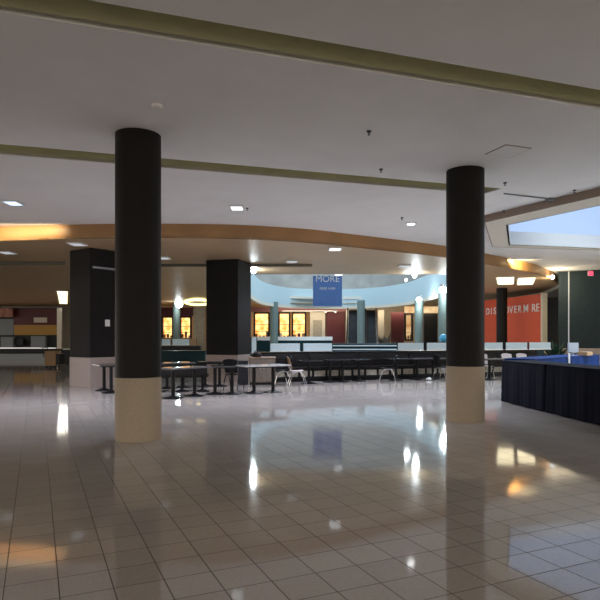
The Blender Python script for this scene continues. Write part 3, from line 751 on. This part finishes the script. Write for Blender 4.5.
# blue banner hanging in the atrium
d = 27.0
t = empty('hanging_banner', 'blue hanging banner with white lettering in the atrium', 'banner', (X(327.5, d), d, Z(291, d)), kind='thing')
bw, bh = X(342, d) - X(313, d), Z(275.5, d) - Z(306.5, d)
MB().box((0, 0, 0), (bw, 0.02, bh)).build('cloth', 'banner', t)
for sz in (1, -1): MB().tube([(-bw / 2 - 0.03, 0, sz * bh / 2), (bw / 2 + 0.03, 0, sz * bh / 2)], 0.02).build('rod', 'alu', t, True)
for sx in (-1, 1): MB().tube([(sx * bw * 0.4, 0, bh / 2), (sx * bw * 0.4, 0, bh / 2 + 2.2)], 0.006).build('cord', 'alu', t)
R90 = (PI / 2, 0, 0)
for s_, sz, y in (('MORE', 0.42, bh / 2 - 0.17), ('FREE WIFI', 0.17, bh / 2 - 0.62)):
    text_mesh(s_, sz, 'white', t, 'lettering', (0, -0.014, y), R90, 0.002)

# red wall with lettering
pR, pL = (12.75, 30.0), (11.3, 36.6)
ang = math.atan2(pR[1] - pL[1], pR[0] - pL[0]); Lr = math.hypot(pR[0] - pL[0], pR[1] - pL[1])
r_ = MB(); r_.box(((pR[0] + pL[0]) / 2, (pR[1] + pL[1]) / 2, 1.85), (Lr, 0.15, 3.7), ang); struct(r_.build('wall_red', 'red'), 'orange red wall with white lettering')
t = empty('wall_lettering', 'off white wall lettering on the orange red wall', 'lettering', (pL[0], pL[1], 0), ang, kind='thing')
def wall_x(px):
    k = (px - 300) / F; ca, sa = math.cos(ang), math.sin(ang)
    return (k * pL[1] - pL[0]) / (ca - k * sa)
for ch, px, sz in (('D', 489.2, .56), ('I', 492.8, .56), ('S', 496.2, .56), ('C', 501.2, .56), ('O', 508.4, .56), ('V', 512.8, .56), ('E', 517.0, .56), ('R', 521.2, .56), ('M', 527.4, .60), ('R', 535.2, .60), ('E', 539.2, .60)):
    text_mesh(ch, sz, 'lettering', t, 'letter', (wall_x(px), -0.093, 2.98), R90, 0.015, 0.006)
# posts and dark shop at the far right
d = 29.4
panel('shop_post', 541.5, 546.5, 293, 345, d, 'cream', 'cream post at the right end of the red wall', 'post', floor_=True)
t = empty('dark_shop_front', 'unlit dark shop front between the red wall and the slate pillar', 'shop front', (X(556, 30), 30, 0), kind='thing')
MB().box((0, 0, 1.75), (1.3, 0.2, 3.5)).build('shutter', 'black', t)
MB().box((0, -0.12, Z(290, 30)), (1.3, 0.08, 0.9)).build('sign_band', 'vinyl', t)
MB().lathe([(0.02, -0.03), (0.33, -0.03), (0.33, 0.03), (0.02, 0.03)], n=24).build('round_sign', 'pink', t).rotation_euler = R90
t.children[-1].location = (0.15, -0.2, Z(298, 30))
# exit sign
d = 24.6
t = empty('exit_sign', 'red exit sign on the ceiling in front of the wide slate pillar', 'exit sign', (X(590.5, d), d, Z(273.5, d)), kind='thing')
MB().box((0, 0, 0), (0.22, 0.06, 0.19), bevel=0.01).build('housing', 'white', t)
MB().box((0, -0.033, 0), (0.20, 0.006, 0.17)).build('face', 'exitred', t)
text_mesh('EXIT', 0.085, 'white', t, 'lettering', (0, -0.037, 0), R90, 0.001)
MB().tube([(0, 0, 0.095), (0, 0, CEIL - Z(273.5, d))], 0.012).build('stem', 'white', t)

# skirted display tables
def skirt_table(p, q, side, lab, cloth, h=0.94, dep=0.72):
    # p -> q is the visible skirt line; the table lies on the given side of it
    a = math.atan2(q[1] - p[1], q[0] - p[0]); L_ = math.hypot(q[0] - p[0], q[1] - p[1])
    t = empty('skirted_table', lab, 'table', ((p[0] + q[0]) / 2, (p[1] + q[1]) / 2, 0), a, 'skirted display tables in a corner')
    MB().box((0, side * dep / 2, h - 0.02), (L_ - 0.08, dep - 0.08, 0.03), bevel=0.006).build('tabletop', 'white', t)
    MB().box((0, side * dep / 2, h), (L_, dep + 0.02, 0.012), bevel=0.004).build('top_cloth', cloth, t)
    b = bmesh.new(); ring = []
    per = [(-L_ / 2 + .005, 0), (L_ / 2 - .005, 0), (L_ / 2 - .005, side * dep), (-L_ / 2 + .005, side * dep)]
    pts = []
    for k in range(4):
        e0, e1 = Vector(per[k]), Vector(per[(k + 1) % 4]); n_ = max(8, int((e1 - e0).length / 0.03)); nr = Vector((e1.y - e0.y, -(e1.x - e0.x))).normalized() * side
        for j in range(n_):
            s_ = j / n_; amp = 0.004 * math.sin(s_ * (e1 - e0).length * 2 * PI / 0.17) + 0.012 * math.sin(s_ * (e1 - e0).length * 2 * PI / 0.57 + 1)
            pts.append((e0 + (e1 - e0) * s_, nr, amp))
    rows = []
    for z, f_ in ((h - 0.004, 0.0), (h - 0.12, 0.45), (h * 0.5, 1.0), (0.02, 1.25)):
        rows.append([b.verts.new((q_.x + nr.x * (a_ * f_ + 0.012 * f_), q_.y + nr.y * (a_ * f_ + 0.012 * f_), z)) for q_, nr, a_ in pts])
    N_ = len(pts)
    for r0, r1 in zip(rows, rows[1:]):
        for k in range(N_): b.faces.new((r0[k], r0[(k + 1) % N_], r1[(k + 1) % N_], r1[k]))
    bmesh.ops.recalc_face_normals(b, faces=b.faces[:])
    m_ = MB(); m_.merge(b); m_.build('skirt', cloth, t, True)
    for sx in (-1, 1):
        for yy in (0.08, dep - 0.08): MB().tube([(sx * (L_ / 2 - 0.1), side * yy, 0.0), (sx * (L_ / 2 - 0.1), side * yy, h - 0.03)], 0.014).build('leg', 'alu', t)
    return t
c0 = (4.60, 13.15); c1 = (4.80, 11.35); c2 = (5.02, 9.50); c3 = (5.25, 7.6)
c1b = (4.808, 11.265); c2b = (5.031, 9.415)
skirt_table(c0, c1, 1, 'table with near black navy skirt, farthest left corner of the skirted tables', 'navycloth')
skirt_table(c1b, c2, 1, 'table with near black navy skirt, at the right edge of the picture', 'navycloth')
skirt_table(c2b, c3, 1, 'table with near black navy skirt, cut off by the right edge', 'navycloth')
b0, b1, b2 = (5.42, 13.35), (7.0, 15.0), (8.6, 16.6)
skirt_table(b0, b1, 1, 'royal blue skirted table in the back run, left one, behind the navy corner', 'bluecloth', 0.96)
skirt_table((7.06, 15.06), b2, 1, 'royal blue skirted table in the back run, right one, below the slate pillar', 'bluecloth', 0.96)
tp_ = MB().tube([(0, 0, 0), (0, 0, 1.06)], 0.028).build('drape_post', 'white'); tp_.location = (X(569, 14.85), 14.85, 0); tag(tp_, 'short white post standing between the blue skirted tables', 'post')
# things on the back tables
d = 15.6
t = empty('display_monitor', 'pale grey monitor standing on the blue skirted tables', 'monitor', (X(573, d), d, 0.967), math.radians(20))
MB().box((0, 0, 0.22), (0.36, 0.035, 0.26), bevel=0.008).build('screen_back', 'plastic', t)
MB().tube([(0, 0, 0.01), (0, 0, 0.12)], 0.02).build('stand', 'plastic', t); MB().box((0, 0, 0.006), (0.2, 0.14, 0.012)).build('foot', 'plastic', t)
d = 15.85
t = empty('cardboard_box', 'low brown cardboard box on the blue skirted table', 'box', (X(585, d), d, 0.967), math.radians(40))
MB().box((0, 0, 0.05), (0.34, 0.26, 0.10), bevel=0.004).build('carton', 'card', t); MB().box((0, 0, 0.103), (0.05, 0.262, 0.004)).build('tape', 'cream', t)

# ------------------------------------------------------------------ far left stall
d = 47.5
t = empty('food_stall', 'dark food stall with red and mustard bands at the far left', 'stall', (X(25, d), d, 0), kind='thing')
def sp(name, px0, px1, py0, py1, m, dy, dep=0.15, parent=None, lab=None):
    c_, s_ = front_box(px0, px1, py0, py1, d + dy, dep)
    o = MB().box((c_[0] - X(25, d), dy, c_[2]), s_).build(name, m, parent or t)
    if lab: o['label'] = lab
    return o
sp('back_panel', -60, 57, 308, 353, 'darkgrey', 0.3)
sp('fascia', 14, 57.5, 308.5, 325, 'darkred', 0, 0.15, None, 'dark red fascia')
sb = sp('sign_board', 34, 47, 317.5, 322.5, 'cream', -0.2, 0.08, None, 'small pale sign board')
sp('band', 14.5, 57.5, 325, 335, 'mustard', -0.05, 0.15, None, 'mustard yellow band')
sp('side_panel', -60, 14, 319, 335, 'grey', -0.02, 0.15, None, 'grey panel')
sp('shelf', -60, 57, 347.5, 348.5, 'alu', -0.5, 0.4)
sp('equipment', 32, 46, 336, 347, 'grey', -0.3, 0.4); sp('equipment', 2, 14, 337, 347, 'grey', -0.35, 0.4); sp('hatch', 17, 24, 339, 345, 'black', -0.1, 0.3)
ps = sp('round_sign', -12, 13, 308.5, 317, 'pink', -0.5, 0.2, None, 'terracotta sign at the left edge')
counter(-60, 50, 36.5, 0.68, 0.7, 'long low pale fronted counter with thick black top, before the food stall', 'plastic', 'black')
panel('wall_post', 57.5, 61.5, 308, 352, 42, 'cream', 'pale post left of the left square pillar', 'post', floor_=True)
counter(60, 70, 30.5, 0.82, 0.7, 'small dark counter with pale top left of the left square pillar', 'black', 'white')
t = empty('trash_cart', 'tan and black trash cart on the floor left of the left square pillar', 'cart', (X(53, 27), 27, 0), math.radians(-8))
MB().box((0, 0, 0.47), (0.55, 0.5, 0.7), bevel=0.03).build('bin_body', 'card', t); MB().box((0, 0, 0.86), (0.62, 0.56, 0.09), bevel=0.02).build('lid', 'black', t)
MB().box((0.36, 0, 0.42), (0.2, 0.45, 0.5), bevel=0.02).build('caddy', 'black', t); MB().tube([(-0.33, -0.2, 0.5), (-0.4, -0.2, 0.95), (-0.4, 0.2, 0.95), (-0.33, 0.2, 0.5)], 0.02).build('handle', 'black', t, True)
for sx in (-0.2, 0.2):
    for sy in (-0.18, 0.18): MB().lathe([(0.02, -0.03), (0.06, -0.03), (0.06, 0.03), (0.02, 0.03)], n=16).build('wheel', 'black', t, True)
    for w_, sy in zip(t.children[-2:], (-0.18, 0.18)): w_.rotation_euler = R90; w_.location = (sx, sy, 0.06)
# crumpled white paper
x, d = fp(429, 380.5)
o = MB().lathe([(0.02, 0), (0.09, 0.02), (0.1, 0.06), (0.05, 0.1), (0.01, 0.11)], n=9).build('crumpled_paper', 'white'); o.location = (x, d, 0); tag(o, 'crumpled white paper on the floor by the bench', 'paper')

# ------------------------------------------------------------------ lights, world, camera
def area(loc, target, sx, sy, e, col, spread=180):
    l = bpy.data.lights.new('daylight', 'AREA'); l.shape = 'RECTANGLE'; l.size = sx; l.size_y = sy; l.energy = e; l.color = col; l.spread = math.radians(spread)
    o = bpy.data.objects.new('daylight', l); COL.objects.link(o); o.location = loc
    o.rotation_euler = (Vector(target) - Vector(loc)).to_track_quat('-Z', 'Y').to_euler(); return o
# daylight through the two skylights
area((2.4, 36, 10.2), (2.4, 36, 0), 11, 18, 1100, (0.72, 0.87, 1.0))
area((10.5, 14.6, CEIL + 1.8), (10.5, 14.6, 0), 6.5, 6, 700, (0.72, 0.86, 1.0), 110)
W = bpy.data.worlds.new('World'); SC.world = W; W.use_nodes = True
W.node_tree.nodes['Background'].inputs['Color'].default_value = (1.0, 0.93, 0.84, 1)
W.node_tree.nodes['Background'].inputs['Strength'].default_value = 1.9

cam = bpy.data.cameras.new('Camera'); cam.sensor_width = 36; cam.lens = F / 600 * 36; cam.shift_y = 0.06; cam.clip_end = 300
co = bpy.data.objects.new('Camera', cam); COL.objects.link(co); co.location = (0, 0, EYE); co.rotation_euler = (PI / 2, 0, 0)
SC.camera = co
SC.view_settings.view_transform = 'Standard'; SC.view_settings.look = 'None'; SC.view_settings.gamma = 1; SC.view_settings.exposure = 0.22
SC.view_settings.use_curve_mapping = False
